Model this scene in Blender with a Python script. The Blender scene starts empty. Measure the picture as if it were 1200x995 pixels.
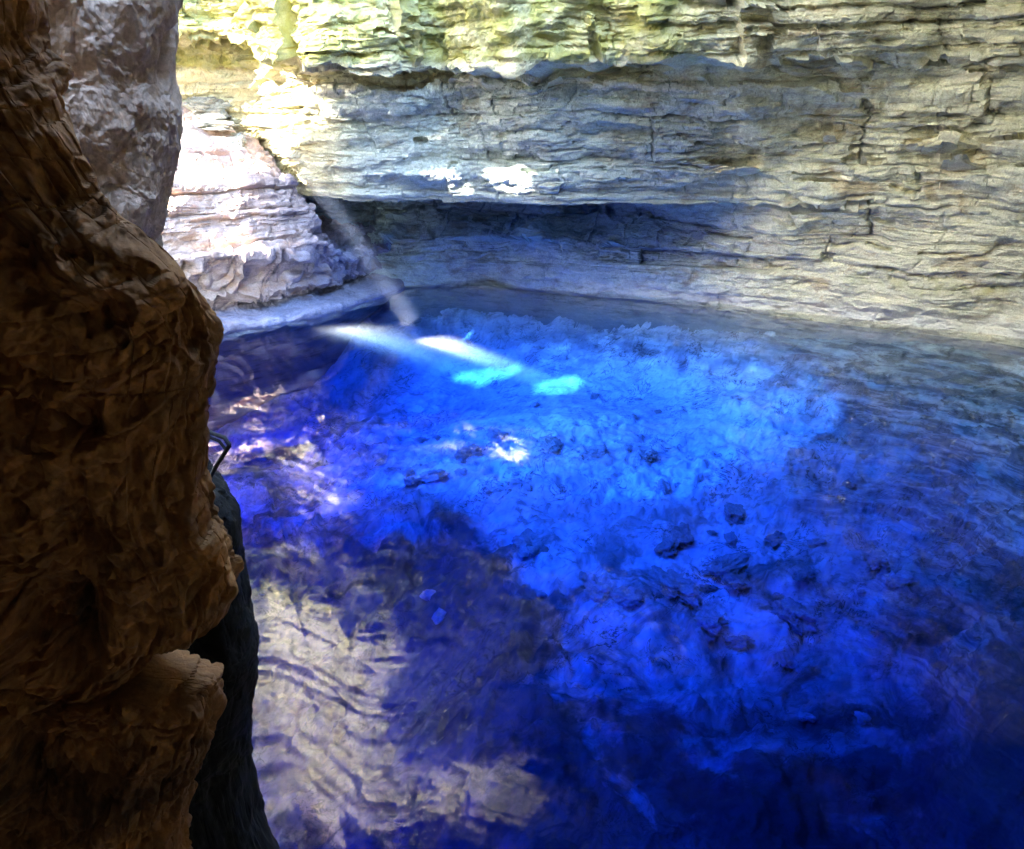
import bpy, math
import numpy as np
from mathutils import Vector

rad = math.radians
scene = bpy.context.scene
COL = scene.collection

# ------------------------------------------------------------------ camera frame
CAM_H = 6.0
PITCH = rad(20.0)
CP, SP = math.cos(PITCH), math.sin(PITCH)


def ray(px, py):
    """direction from the eye through a photo pixel (1200 x 995)"""
    dx = (px - 600.0) / 1000.0
    dy = (497.5 - py) / 1000.0
    return np.array([dx, CP + SP * dy, -SP + CP * dy])


def at_z(px, py, z):
    d = ray(px, py)
    t = (z - CAM_H) / d[2]
    return np.array([0, 0, CAM_H]) + d * t


def at_y(px, py, y):
    d = ray(px, py)
    return np.array([0, 0, CAM_H]) + d * (y / d[1])


# ------------------------------------------------------------------ noise
GRAD = np.array([[1, 1, 0], [-1, 1, 0], [1, -1, 0], [-1, -1, 0], [1, 0, 1], [-1, 0, 1], [1, 0, -1], [-1, 0, -1],
                 [0, 1, 1], [0, -1, 1], [0, 1, -1], [0, -1, -1], [1, 1, 0], [-1, 1, 0], [0, -1, 1], [0, -1, -1]], dtype=np.float32)


def hash_u(a, b, c, seed):
    h = (a.astype(np.int64) * 374761393 + b.astype(np.int64) * 668265263 + c.astype(np.int64) * 2147483647 + seed * 1274126177)
    h &= 0xFFFFFFFF
    h = (h ^ (h >> 13)) * 1274126177 & 0xFFFFFFFF
    h = (h ^ (h >> 16)) * 2246822519 & 0xFFFFFFFF
    return h ^ (h >> 15)


def hash01(a, b, c, seed):
    return (hash_u(a, b, c, seed) & 0xFFFFFF) / float(0xFFFFFF)


def noise3(x, y, z, seed=0):
    x, y, z = np.broadcast_arrays(np.asarray(x, np.float32), np.asarray(y, np.float32), np.asarray(z, np.float32))
    xi, yi, zi = np.floor(x), np.floor(y), np.floor(z)
    xf, yf, zf = x - xi, y - yi, z - zi
    xi, yi, zi = xi.astype(np.int64), yi.astype(np.int64), zi.astype(np.int64)
    u = xf * xf * xf * (xf * (xf * 6 - 15) + 10)
    v = yf * yf * yf * (yf * (yf * 6 - 15) + 10)
    w = zf * zf * zf * (zf * (zf * 6 - 15) + 10)

    def g(i, j, k):
        idx = hash_u(xi + i, yi + j, zi + k, seed) & 15
        gr = GRAD[idx]
        return gr[..., 0] * (xf - i) + gr[..., 1] * (yf - j) + gr[..., 2] * (zf - k)

    def lerp(a, b, t):
        return a + (b - a) * t
    x00 = lerp(g(0, 0, 0), g(1, 0, 0), u)
    x10 = lerp(g(0, 1, 0), g(1, 1, 0), u)
    x01 = lerp(g(0, 0, 1), g(1, 0, 1), u)
    x11 = lerp(g(0, 1, 1), g(1, 1, 1), u)
    return lerp(lerp(x00, x10, v), lerp(x01, x11, v), w)


def fbm(x, y, z, octaves=4, seed=0, gain=0.5, lac=2.03):
    t, a, f = 0.0, 1.0, 1.0
    for o in range(octaves):
        t = t + a * noise3(x * f + 17.3 * o, y * f - 9.1 * o, z * f + 4.7 * o, seed + o)
        a *= gain
        f *= lac
    return t


def sstep(a, b, x):
    t = np.clip((x - a) / (b - a), 0, 1)
    return t * t * (3 - 2 * t)


def strata(u, z, thick, length, seed, z0=-20, z1=40):
    """blocky layered offset in -1..1, and a groove mask along the bedding planes and joints"""
    r = np.random.RandomState(seed)
    n = int((z1 - z0) / thick * 1.6)
    th = thick * (0.35 + 1.3 * r.rand(n) ** 1.5)
    b = z0 + np.cumsum(th)
    i = np.clip(np.searchsorted(b, z), 1, n - 1)
    d = np.minimum(z - b[i - 1], b[i] - z) / thick
    ln = length * (0.4 + 1.3 * r.rand(n))
    ph = r.rand(n) * 50
    uu = u / ln[i] + ph[i]
    k = np.floor(uu)
    fr = uu - k
    du = np.minimum(fr, 1 - fr) * ln[i] / thick
    h = hash01(i, k, k * 0 + 3, seed) * 2 - 1
    base = hash01(i, i * 0, i * 0, seed + 5) * 2 - 1
    groove = 1 - np.minimum(sstep(0, 0.14, d), sstep(0, 0.10, du))
    return 0.6 * h + 0.5 * base, groove


# ------------------------------------------------------------------ mesh helpers
def grid_mesh(name, P, mat, attrs=None, keep=None, close_u=False, smooth=False):
    """P: rows x cols x 3"""
    R, C = P.shape[:2]
    idx = np.arange(R * C).reshape(R, C)
    if close_u:
        nxt = np.roll(idx, -1, axis=1)
        q = np.stack([idx[:-1], nxt[:-1], nxt[1:], idx[1:]], axis=-1).reshape(-1, 4)
    else:
        q = np.stack([idx[:-1, :-1], idx[:-1, 1:], idx[1:, 1:], idx[1:, :-1]], axis=-1)
        if keep is not None:
            q = q[keep]
        q = q.reshape(-1, 4)
    return raw_mesh(name, P.reshape(-1, 3), q, mat, attrs, smooth)


def raw_mesh(name, V, Q, mat, attrs=None, smooth=False):
    me = bpy.data.meshes.new(name)
    V = np.asarray(V, np.float32)
    Q = np.asarray(Q, np.int32)
    me.vertices.add(len(V))
    me.vertices.foreach_set('co', V.ravel())
    n, k = Q.shape
    me.loops.add(n * k)
    me.loops.foreach_set('vertex_index', Q.ravel())
    me.polygons.add(n)
    me.polygons.foreach_set('loop_start', np.arange(0, n * k, k, dtype=np.int32))
    me.polygons.foreach_set('use_smooth', np.full(n, bool(smooth)))
    me.update(calc_edges=True)
    for a, val in (attrs or {}).items():
        at = me.attributes.new(a, 'FLOAT', 'POINT')
        at.data.foreach_set('value', np.asarray(val, np.float32).ravel())
    me.materials.append(mat)
    o = bpy.data.objects.new(name, me)
    COL.objects.link(o)
    return o


def tag(o, label, cat, group=None, kind=None):
    o['label'] = label
    o['category'] = cat
    if group:
        o['group'] = group
    if kind:
        o['kind'] = kind
    return o


def setting(o, label, cat, kind='structure'):
    return tag(o, label, cat, None, kind)


def grid_normals(P):
    du = np.gradient(P, axis=1)
    dv = np.gradient(P, axis=0)
    n = np.cross(du, dv)
    return n / np.maximum(np.linalg.norm(n, axis=-1, keepdims=True), 1e-9)


def blur(a, k, axis):
    ker = np.hanning(2 * k + 3)[1:-1]
    ker /= ker.sum()
    pad = [(0, 0)] * a.ndim
    pad[axis] = (k, k)
    b = np.pad(a, pad, mode='edge')
    return np.apply_along_axis(lambda v: np.convolve(v, ker, mode='valid'), axis, b)


def catmull(pts, n):
    pts = np.asarray(pts, float)
    p = np.vstack([2 * pts[0] - pts[1], pts, 2 * pts[-1] - pts[-2]])
    out = []
    for i in range(1, len(p) - 2):
        t = np.linspace(0, 1, 60, endpoint=False)[:, None]
        a, b, c, d = p[i - 1], p[i], p[i + 1], p[i + 2]
        out.append(0.5 * ((2 * b) + (-a + c) * t + (2 * a - 5 * b + 4 * c - d) * t ** 2 + (-a + 3 * b - 3 * c + d) * t ** 3))
    out = np.vstack(out + [pts[-1:]])
    s = np.concatenate([[0], np.cumsum(np.linalg.norm(np.diff(out, axis=0), axis=1))])
    if np.isscalar(n):
        n = np.linspace(0, s[-1], n)
    return np.stack([np.interp(n, s, out[:, 0]), np.interp(n, s, out[:, 1])], axis=1), s[-1]


# ------------------------------------------------------------------ materials
def new_mat(name):
    m = bpy.data.materials.new(name)
    m.use_nodes = True
    nt = m.node_tree
    nt.nodes.clear()
    return m, nt, nt.nodes.new('ShaderNodeOutputMaterial')


def N(nt, kind, **kw):
    n = nt.nodes.new(kind)
    for k, v in kw.items():
        if k.startswith('i_'):
            key = k[2:]
            n.inputs[int(key) if key.isdigit() else key.replace('_', ' ')].default_value = v
        else:
            setattr(n, k, v)
    return n


def ramp(nt, fac, stops, interp='LINEAR'):
    r = nt.nodes.new('ShaderNodeValToRGB')
    r.color_ramp.interpolation = interp
    e = r.color_ramp.elements
    while len(e) > 1:
        e.remove(e[-1])
    for i, (p, c) in enumerate(stops):
        el = e[0] if i == 0 else e.new(p)
        el.position = p
        el.color = (c[0], c[1], c[2], 1) if hasattr(c, '__len__') else (c, c, c, 1)
    nt.links.new(fac, r.inputs[0])
    return r.outputs[0]


def mix(nt, fac, a, b, mode='MIX'):
    m = nt.nodes.new('ShaderNodeMix')
    m.data_type = 'RGBA'
    m.blend_type = mode
    for sock, v in ((m.inputs[0], fac), (m.inputs[6], a), (m.inputs[7], b)):
        if hasattr(v, 'links') or hasattr(v, 'is_linked'):
            nt.links.new(v, sock)
        elif hasattr(v, '__len__'):
            sock.default_value = (v[0], v[1], v[2], 1)
        else:
            sock.default_value = v
    return m.outputs[2]


def coords(nt, scale=(1, 1, 1)):
    g = nt.nodes.new('ShaderNodeNewGeometry')
    mp = nt.nodes.new('ShaderNodeMapping')
    mp.inputs['Scale'].default_value = scale
    nt.links.new(g.outputs['Position'], mp.inputs['Vector'])
    return mp.outputs[0]


def tex(nt, vec, scale, detail=6, rough=0.6, dist=0.0):
    t = N(nt, 'ShaderNodeTexNoise', i_Scale=scale, i_Detail=detail, i_Roughness=rough, i_Distortion=dist)
    nt.links.new(vec, t.inputs['Vector'])
    return t.outputs[0]


def attr(nt, name):
    a = nt.nodes.new('ShaderNodeAttribute')
    a.attribute_name = name
    return a.outputs['Fac']


def rock_material(name, pale, mid, dark, ochre, moss_a=(.30, .30, .07), moss_b=(.13, .17, .05), use_attr=True,
                  stretch=7.0, bump=0.06, rough=0.9, streak=0.55):
    m, nt, out = new_mat(name)
    b = N(nt, 'ShaderNodeBsdfPrincipled', i_Roughness=rough)
    b.inputs['Specular IOR Level'].default_value = 0.25
    nt.links.new(b.outputs[0], out.inputs[0])
    v = coords(nt)
    vs = coords(nt, (1, 1, stretch))
    base = ramp(nt, tex(nt, v, 0.55, 8, 0.62, 0.4), [(.30, mid), (.52, pale), (.72, mid)])
    lay = ramp(nt, tex(nt, vs, 0.8, 9, 0.68), [(.36, 0.0), (.47, .85), (.56, 1.0)])
    c = mix(nt, lay, mix(nt, streak, base, dark), base)
    oc = ramp(nt, tex(nt, coords(nt, (1, 1, 2.2)), 0.9, 7, 0.6, 0.6), [(.55, 0.0), (.66, 1.0)])
    c = mix(nt, oc, c, mix(nt, 0.6, c, ochre))
    c = mix(nt, .75, c, ramp(nt, tex(nt, v, 21, 8, 0.75), [(.30, .55), (.5, 1.0), (.70, 1.35)]), 'MULTIPLY')
    spot = ramp(nt, tex(nt, v, 3.3, 6, 0.7), [(.60, 0.0), (.70, 1.0)])
    c = mix(nt, spot, c, mix(nt, 0.55, c, dark))
    if use_attr:
        mo = N(nt, 'ShaderNodeMath', operation='MULTIPLY_ADD')
        nt.links.new(tex(nt, v, 1.3, 7, 0.65, 0.5), mo.inputs[0])
        mo.inputs[1].default_value = 0.9
        nt.links.new(attr(nt, 'moss'), mo.inputs[2])
        mf = ramp(nt, mo.outputs[0], [(.72, 0.0), (1.02, 1.0)])
        mc = ramp(nt, tex(nt, v, 2.1, 6, 0.6), [(.35, moss_b), (.62, moss_a)])
        c = mix(nt, mf, c, mix(nt, 0.82, c, mc))
        gv = ramp(nt, attr(nt, 'groove'), [(0.2, 0.0), (1.0, 1.0)])
        c = mix(nt, gv, c, mix(nt, 0.4, c, dark))
        c = mix(nt, attr(nt, 'glow_tint'), c, mix(nt, 1.0, c, (.36, .54, 1.0), 'MULTIPLY'))  # blue glow of the pool painted into the rock colour
        c = mix(nt, attr(nt, 'pale'), c, mix(nt, .7, c, (.62, .60, .52)))
        c = mix(nt, attr(nt, 'wet'), c, mix(nt, .86, c, mix(nt, lay, (.05, .052, .048), (.15, .155, .135))))
        c = mix(nt, attr(nt, 'high_shade'), c, mix(nt, .85, c, (.05, .047, .043)))  # shade of the high wall painted in as a dark colour
    nt.links.new(c, b.inputs['Base Color'])
    h = mix(nt, 0.5, tex(nt, vs, 2.4, 10, 0.7), tex(nt, v, 6.0, 9, 0.7))
    bp = N(nt, 'ShaderNodeBump', i_Strength=0.9, i_Distance=bump)
    nt.links.new(h, bp.inputs['Height'])
    nt.links.new(bp.outputs[0], b.inputs['Normal'])
    return m


M_WALL = rock_material('limestone', (.70, .64, .39), (.54, .50, .33), (.17, .16, .14), (.40, .27, .11), moss_a=(.36, .33, .05), moss_b=(.17, .19, .045), streak=.4)
M_BANK = rock_material('bank_limestone', (.47, .36, .30), (.33, .24, .21), (.12, .09, .085), (.42, .23, .12))
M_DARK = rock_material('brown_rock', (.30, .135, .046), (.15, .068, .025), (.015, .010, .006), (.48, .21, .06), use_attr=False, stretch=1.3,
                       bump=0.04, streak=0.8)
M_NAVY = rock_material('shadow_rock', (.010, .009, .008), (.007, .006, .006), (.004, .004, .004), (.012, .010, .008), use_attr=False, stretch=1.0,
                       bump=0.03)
M_PILLAR = rock_material('pillar_limestone', (.58, .42, .31), (.42, .29, .21), (.13, .09, .07), (.40, .22, .12), use_attr=False, stretch=0.8,
                         bump=0.03)
M_ROOF = rock_material('roof_rock', (.17, .15, .13), (.12, .11, .10), (.05, .05, .05), (.14, .10, .07), use_attr=False, stretch=1.5)
M_LEDGE = rock_material('bounce_ledge', (.50, .36, .22), (.40, .28, .17), (.2, .13, .08), (.45, .28, .12), use_attr=False, stretch=1.0)  # pale and warm so that it bounces light onto the near rock
M_BOULDER = rock_material('boulder_rock', (.34, .33, .28), (.24, .24, .20), (.10, .10, .09), (.25, .22, .12), use_attr=False, stretch=2.0)
M_SUNK = rock_material('sunken_rock', (.36, .36, .34), (.2, .2, .19), (.06, .06, .06), (.2, .18, .12), use_attr=False, stretch=2.0)


def lakebed_material():
    m, nt, out = new_mat('lakebed_silt')
    b = N(nt, 'ShaderNodeBsdfPrincipled', i_Roughness=0.95)
    b.inputs['Specular IOR Level'].default_value = 0.0
    nt.links.new(b.outputs[0], out.inputs[0])
    v = coords(nt)
    c = ramp(nt, tex(nt, v, 0.45, 8, 0.62, 0.8), [(.32, (.44, .46, .46)), (.50, (.70, .72, .72)), (.70, (.56, .58, .58))])
    big = ramp(nt, tex(nt, coords(nt, (1, 1.5, 1)), 0.33, 9, 0.62, 1.3), [(.40, 1.0), (.50, 0.0)])
    c = mix(nt, big, c, mix(nt, attr(nt, 'algae'), c, (.10, .10, .085)))
    fine = ramp(nt, tex(nt, coords(nt, (1, 1.8, 1)), 1.5, 8, 0.66, 1.6), [(.36, 1.0), (.43, 0.0)])
    c = mix(nt, fine, c, mix(nt, 0.6, c, (.12, .12, .10)))
    sq = ramp(nt, tex(nt, coords(nt, (1, 1.5, 1)), .9, 7, 0.62, 2.2), [(.478, 0.0), (.496, 1.0), (.505, 1.0), (.522, 0.0)])
    sqm = ramp(nt, tex(nt, v, .8, 4, 0.5), [(.45, 0.0), (.6, 1.0)])
    c = mix(nt, mix(nt, 1.0, sq, sqm, 'MULTIPLY'), c, (.08, .08, .07))
    gv = ramp(nt, attr(nt, 'groove'), [(0.2, 0.0), (1.0, 1.0)])
    c = mix(nt, gv, c, mix(nt, 0.6, c, (.10, .10, .09)))
    sh = ramp(nt, tex(nt, coords(nt, (.7, .7, 6)), 1.3, 8, 0.65, .5), [(.45, (.025, .035, .03)), (.60, (.30, .36, .29))])
    shm = N(nt, 'ShaderNodeMath', operation='MULTIPLY', i_1=.85)
    nt.links.new(attr(nt, 'shelf'), shm.inputs[0])
    c = mix(nt, shm.outputs[0], c, sh)
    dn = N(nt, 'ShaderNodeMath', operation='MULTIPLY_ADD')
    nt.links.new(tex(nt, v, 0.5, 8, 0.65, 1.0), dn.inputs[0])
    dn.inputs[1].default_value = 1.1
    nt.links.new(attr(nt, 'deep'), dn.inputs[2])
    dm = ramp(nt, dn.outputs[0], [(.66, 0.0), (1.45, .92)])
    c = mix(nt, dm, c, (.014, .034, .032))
    nt.links.new(c, b.inputs['Base Color'])
    bp = N(nt, 'ShaderNodeBump', i_Strength=0.8, i_Distance=0.12)
    nt.links.new(tex(nt, v, 2.2, 10, 0.68, 0.5), bp.inputs['Height'])
    nt.links.new(bp.outputs[0], b.inputs['Normal'])
    return m


M_BED = lakebed_material()

ABSORB = (0.36, 0.200, 0.032)


def water_material():
    m, nt, out = new_mat('clear_water')
    fr = N(nt, 'ShaderNodeFresnel', i_IOR=1.333)
    gm = nt.nodes.new('ShaderNodeNewGeometry')
    ior = N(nt, 'ShaderNodeMapRange')
    ior.inputs[3].default_value = 1.333
    ior.inputs[4].default_value = 1 / 1.333
    nt.links.new(gm.outputs['Backfacing'], ior.inputs[0])
    nt.links.new(ior.outputs[0], fr.inputs['IOR'])
    tr = N(nt, 'ShaderNodeBsdfTransparent')
    gl = N(nt, 'ShaderNodeBsdfAnisotropic', i_Roughness=0.012)
    mx = nt.nodes.new('ShaderNodeMixShader')
    nt.links.new(fr.outputs[0], mx.inputs[0])
    nt.links.new(tr.outputs[0], mx.inputs[1])
    nt.links.new(gl.outputs[0], mx.inputs[2])
    nt.links.new(mx.outputs[0], out.inputs['Surface'])
    bp = N(nt, 'ShaderNodeBump', i_Strength=0.3, i_Distance=0.0007)
    nt.links.new(tex(nt, coords(nt, (1, 1.6, 1)), 1.4, 3, 0.5, 0.5), bp.inputs['Height'])
    nt.links.new(bp.outputs[0], gl.inputs['Normal'])
    nt.links.new(bp.outputs[0], fr.inputs['Normal'])
    # absorption: sigma = density * (1 - colour)
    dens = max(ABSORB) / 0.999
    va = N(nt, 'ShaderNodeVolumeAbsorption', i_Density=dens)
    va.inputs['Color'].default_value = tuple(1 - a / dens for a in ABSORB) + (1,)
    nt.links.new(va.outputs[0], out.inputs['Volume'])
    m.cycles.homogeneous_volume = True
    return m


M_WATER = water_material()


def shaft_material(name, density, color):
    m, nt, out = new_mat(name)
    vs = N(nt, 'ShaderNodeVolumeScatter', i_Density=density, i_Anisotropy=0.0)
    vs.inputs['Color'].default_value = color + (1,)
    nt.links.new(vs.outputs[0], out.inputs['Volume'])
    m.cycles.homogeneous_volume = True
    return m


def plain(name, color, rough=0.6, metal=0.0):
    m, nt, out = new_mat(name)
    b = N(nt, 'ShaderNodeBsdfPrincipled', i_Roughness=rough, i_Metallic=metal)
    c = ramp(nt, tex(nt, coords(nt), 40, 5), [(.3, [x * .7 for x in color]), (.7, color)])
    nt.links.new(c, b.inputs['Base Color'])
    nt.links.new(b.outputs[0], out.inputs[0])
    return m


# ------------------------------------------------------------------ cave wall (back, right, and round behind the viewer)
SHORE = [(-30, 24), (-18, 29), (-9, 31.5), (-4, 31.4), (-1.9, 31.6), (0, 31.2), (3, 29.7), (5.7, 28.4), (8.1, 26.8), (10.3, 25.4),
         (12.35, 24.1), (14.1, 22.8), (16.3, 19), (17.3, 14), (17, 8), (15, 2), (11, -4), (4, -8), (-4, -8.5), (-7, -5), (-6.8, -1),
         (-6, 2.5)]
dense, L_SHORE = catmull(SHORE, 4000)
s_dense = np.linspace(0, L_SHORE, 4000)


def s_of(x, y):
    return s_dense[np.argmin((dense[:, 0] - x) ** 2 + (dense[:, 1] - y) ** 2)]


s_a, s_b = s_of(-13, 30.6), s_of(16.5, 18)
us = np.concatenate([np.linspace(0, s_a, 120, endpoint=False), np.linspace(s_a, s_b, 1250, endpoint=False),
                     np.linspace(s_b, L_SHORE, 330)])
base, _ = catmull(SHORE, us)
inw_d = np.gradient(dense, axis=0)
inw_d = np.stack([inw_d[:, 1], -inw_d[:, 0]], axis=1)
inw_d /= np.linalg.norm(inw_d, axis=1, keepdims=True)
inw_d = blur(inw_d, 200, 0)
inw_d /= np.linalg.norm(inw_d, axis=1, keepdims=True)
inw = np.stack([np.interp(us, s_dense, inw_d[:, 0]), np.interp(us, s_dense, inw_d[:, 1])], axis=1)

ZP = None
PROF = {  # (offset towards the lake, height)
    'left': [(2, -9), (.6, -1), (0, 0), (.1, .9), (.3, 1.9), (.5, 2.7), (.8, 3.4), (1.0, 3.6), (1.5, 4.4), (2.3, 5.7), (3.0, 7.0), (3.2, 7.9),
             (4.6, 8.1), (5.0, 9.2), (5.0, 12.5), (4.6, 24), (9, 26)],
    'mid': [(4, -9), (.8, -1), (0, 0), (.25, .9), (-.1, 1.8), (-2.0, 2.5), (-1.5, 3.35), (4.6, 3.5), (4.9, 4.3), (5.35, 5.6), (5.8, 6.75),
            (5.5, 7.05), (7.0, 7.15), (7.4, 8.7), (7.6, 12), (8.5, 18), (13, 19.6)],
    'edge': [(3, -9), (.8, -1), (0, 0), (-.1, .9), (0, 1.9), (.2, 2.7), (.5, 3.4), (1.3, 3.55), (1.7, 4.3), (2.5, 5.6), (3.8, 6.8), (3.9, 7.2),
             (5.2, 7.35), (5.8, 8.6), (6.6, 12), (9, 18), (12, 19.6)],
    'right': [(2, -9), (.6, -1), (0, 0), (-.15, .9), (.1, 1.9), (.2, 2.7), (.35, 3.4), (.45, 3.55), (.6, 4.3), (.8, 5.6), (1.1, 6.8), (1.2, 7.2),
              (1.6, 7.35), (1.9, 8.6), (2.5, 12), (4.5, 18), (9, 19.6)],
}
KEYS = [(-30, 24, 'left'), (-9.5, 31.4, 'left'), (-5.0, 31.4, 'mid'), (3.2, 29.6, 'mid'), (7.2, 27.4, 'edge'), (11.5, 24.7, 'right'), (-6, 2.5, 'right')]
ks = [s_of(x, y) for x, y, _ in KEYS]
prof = np.array([PROF[k] for *_, k in KEYS], float)      # keys x points x 2
NP = prof.shape[1]
# smooth the key weights along the shore
pu = np.zeros((len(us), NP, 2))
for j in range(NP):
    for c in range(2):
        pu[:, j, c] = np.interp(us, ks, prof[:, j, c])
pu = blur(pu, 14, 0)
# rows follow the arc length of the mean profile
seg = np.linalg.norm(np.diff(PROF['mid'], axis=0), axis=1)
seg = np.minimum(seg, [3, 1, 9, 9, 9, 9, 4, 9, 9, 9, 9, 9, 9, 2.6, 4, 2])
cum = np.concatenate([[0], np.cumsum(seg)])
ROWS = 760
vv = np.linspace(0, cum[-1], ROWS)
O = np.stack([np.interp(vv, cum, np.arange(NP))], 0)[0]
i0 = np.clip(O.astype(int), 0, NP - 2)
fr = O - i0
PO = pu[:, i0, 0] * (1 - fr) + pu[:, i0 + 1, 0] * fr      # cols x rows
PZ = pu[:, i0, 1] * (1 - fr) + pu[:, i0 + 1, 1] * fr
PO = blur(PO, 4, 1)
PZ = blur(PZ, 4, 1)
PO = PO + (1.9 * np.clip(noise3(us * .33, 0 * us, 0 * us, 29) * 2.2, -.5, 1) * sstep(-7, -4, base[:, 0]) * sstep(5, 3, base[:, 0]))[:, None] * sstep(1.2, 2.4, PZ) * sstep(3.45, 3.2, PZ)
lipn = noise3(us * .21, 0 * us, 0 * us, 27) + .5 * noise3(us * .6, 0 * us, 0 * us, 28)
PO = PO + (1.1 * lipn)[:, None] * sstep(6.9, 7.2, PZ) * sstep(12, 9, PZ)
PZ = PZ + (.55 * noise3(us * .33, 0 * us, 3 + 0 * us, 26) + .25 * noise3(us * 1.1, 0 * us, 3 + 0 * us, 25))[:, None] * sstep(5.8, 6.9, PZ) * sstep(10, 8, PZ)
PO = PO + (.5 * noise3(us[:, None] * .3, PZ * .6, 0, 24) + .25 * noise3(us[:, None] * .5, PZ * 2.2, 0, 23)) * sstep(3.6, 4.4, PZ) * sstep(6.8, 6.2, PZ)
P = np.empty((ROWS, len(us), 3))
P[..., 0] = (base[:, None, 0] + inw[:, None, 0] * PO).T
P[..., 1] = (base[:, None, 1] + inw[:, None, 1] * PO).T
P[..., 2] = PZ.T
U = np.broadcast_to(us[None, :], P.shape[:2])
X, Y, Z = P[..., 0], P[..., 1], P[..., 2]
nrm = -grid_normals(P)
nrm = np.where((nrm[..., :2] * inw[None]).sum(-1, keepdims=True) + 0.35 * -nrm[..., 2:3] < -0.75, -nrm, nrm)
zw = Z + 0.18 * noise3(U * .16, Z * .3, Z * 0, 31) + 0.09 * noise3(U * .7, Z * 1.1, Z * 0, 32) + 0.03 * noise3(U * 3, Z * 3, Z * 0, 33)
uw = U + 0.5 * noise3(U * .4, Z * .9, Z * 0, 34) + .12 * noise3(U * 2.5, Z * 4, Z * 0, 35)
s1, g1 = strata(uw, zw, 0.75, 4.5, 1)
s2, g2 = strata(uw, zw, 0.24, 1.5, 2)
s3, g3 = strata(uw, zw, 0.085, 0.55, 3)
rubble = sstep(-.1, .35, noise3(U * .22, Z * .35, Z * 0, 40) + 0.55 * sstep(5.6, 8.0, Z) - .15)
wx = X + .4 * noise3(X * .5, Y * .5, Z * .5, 50)
big0 = fbm(wx * .28, Y * .28, Z * .5, 4, 41)
med = fbm(X * 1.2, Y * 1.2, Z * 2.6, 4, 42)
chip = fbm(X * 4.5, Y * 4.5, Z * 8, 3, 43)
low = sstep(2.4, 0.6, Z)             # the water-smoothed foot of the wall
amp = 1 - 0.55 * low
face = sstep(6.8, 7.3, Z) * sstep(11, 9.5, Z) * sstep(5, 1, X)
band = sstep(3.2, 3.6, Z) * sstep(6.9, 6.5, Z) * sstep(8, 4, X)
amp = amp * (1 - .5 * face) * (1 - .1 * band)
hi_l = sstep(9.3, 10.5, Z) * sstep(2, 0, X)
amp = amp * (1 - .6 * hi_l)
patch = sstep(-.25, .3, fbm(U * .3, Z * .5, 0, 3, 51))
amp = amp * (.55 + .6 * patch)
lost = strata(uw + 3.3, zw + .05, .19, .75, 7)[0]
lost = sstep(-.62, -.72, lost) * sstep(.0, .35, noise3(U * .35, Z * .7, 0, 52) + .25 * sstep(3, 8, X))
big = big0 * (1 - .7 * hi_l)
med = med * (1 - .7 * hi_l)
chip = chip * (1 - .6 * hi_l)
s2 = s2 * (1 - .3 * hi_l)
s3 = s3 * (1 - .8 * hi_l) * (1 + .5 * band)
disp = amp * (0.26 * s1 * (0.5 + rubble) + 0.11 * s2 * (0.5 + rubble) + 0.045 * s3 - 0.09 * g1 - 0.05 * g2 - .015 * g3) \
    + 0.45 * big * (1 - .6 * band) * (1 - .85 * np.exp(-((Z - 3.5) / .6) ** 2) * sstep(9, 4, X)) + (0.10 + .07 * face) * med + 0.030 * chip
pits = sstep(.34, .55, noise3(U * 1.1, Z * 2.4, Z * 0, 45)) * amp
disp = disp - .24 * lost * (1 - .95 * band) * (1 - low)
disp = disp - 0.28 * pits * (1 - .9 * band)
disp = disp * (1 - .7 * np.exp(-((Z - 3.5) / .35) ** 2) * sstep(9, 4, X))
disp = disp * (1 - .45 * np.exp(-((Z - 7.05) / .35) ** 2))
disp = disp * sstep(-0.9, 0.35, Z) * np.where(Z > 15, 1.5, 1.0)
P = P + nrm * disp[..., None]
moss = -0.55 + 1.05 * sstep(6.75, 7.4, Z) * sstep(10, 3, X) * (1 - sstep(9.5, 13, Z)) \
    + .42 * np.exp(-((Z - 1.35) / .5) ** 2) * sstep(4, 8, X) + .46 * sstep(5, 11, X) * sstep(11, 1, Z)
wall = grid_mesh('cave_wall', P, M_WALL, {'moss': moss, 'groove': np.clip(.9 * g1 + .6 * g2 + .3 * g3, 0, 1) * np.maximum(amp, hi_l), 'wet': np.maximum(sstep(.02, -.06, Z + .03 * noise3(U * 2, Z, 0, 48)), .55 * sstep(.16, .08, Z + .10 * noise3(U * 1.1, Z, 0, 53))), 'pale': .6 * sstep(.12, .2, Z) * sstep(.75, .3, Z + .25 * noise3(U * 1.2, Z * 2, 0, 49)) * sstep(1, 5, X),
                    'high_shade': np.clip(sstep(9.3, 11.5, Z) * sstep(-3.2, .5, X + .6 * noise3(Z * .6, X * .6, 0, 47)), 0, 1),  # high wall coloured dark as if little light reached it
                    'glow_tint': np.clip(sstep(3.6, 3.0, Z) * sstep(9, 4, X) + .65 * band * sstep(-7, -4, X), 0, 1)})  # low wall and band tinted blue as if lit by the pool
setting(wall, 'layered limestone cave wall curving round the blue pool', 'cave wall')

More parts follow.
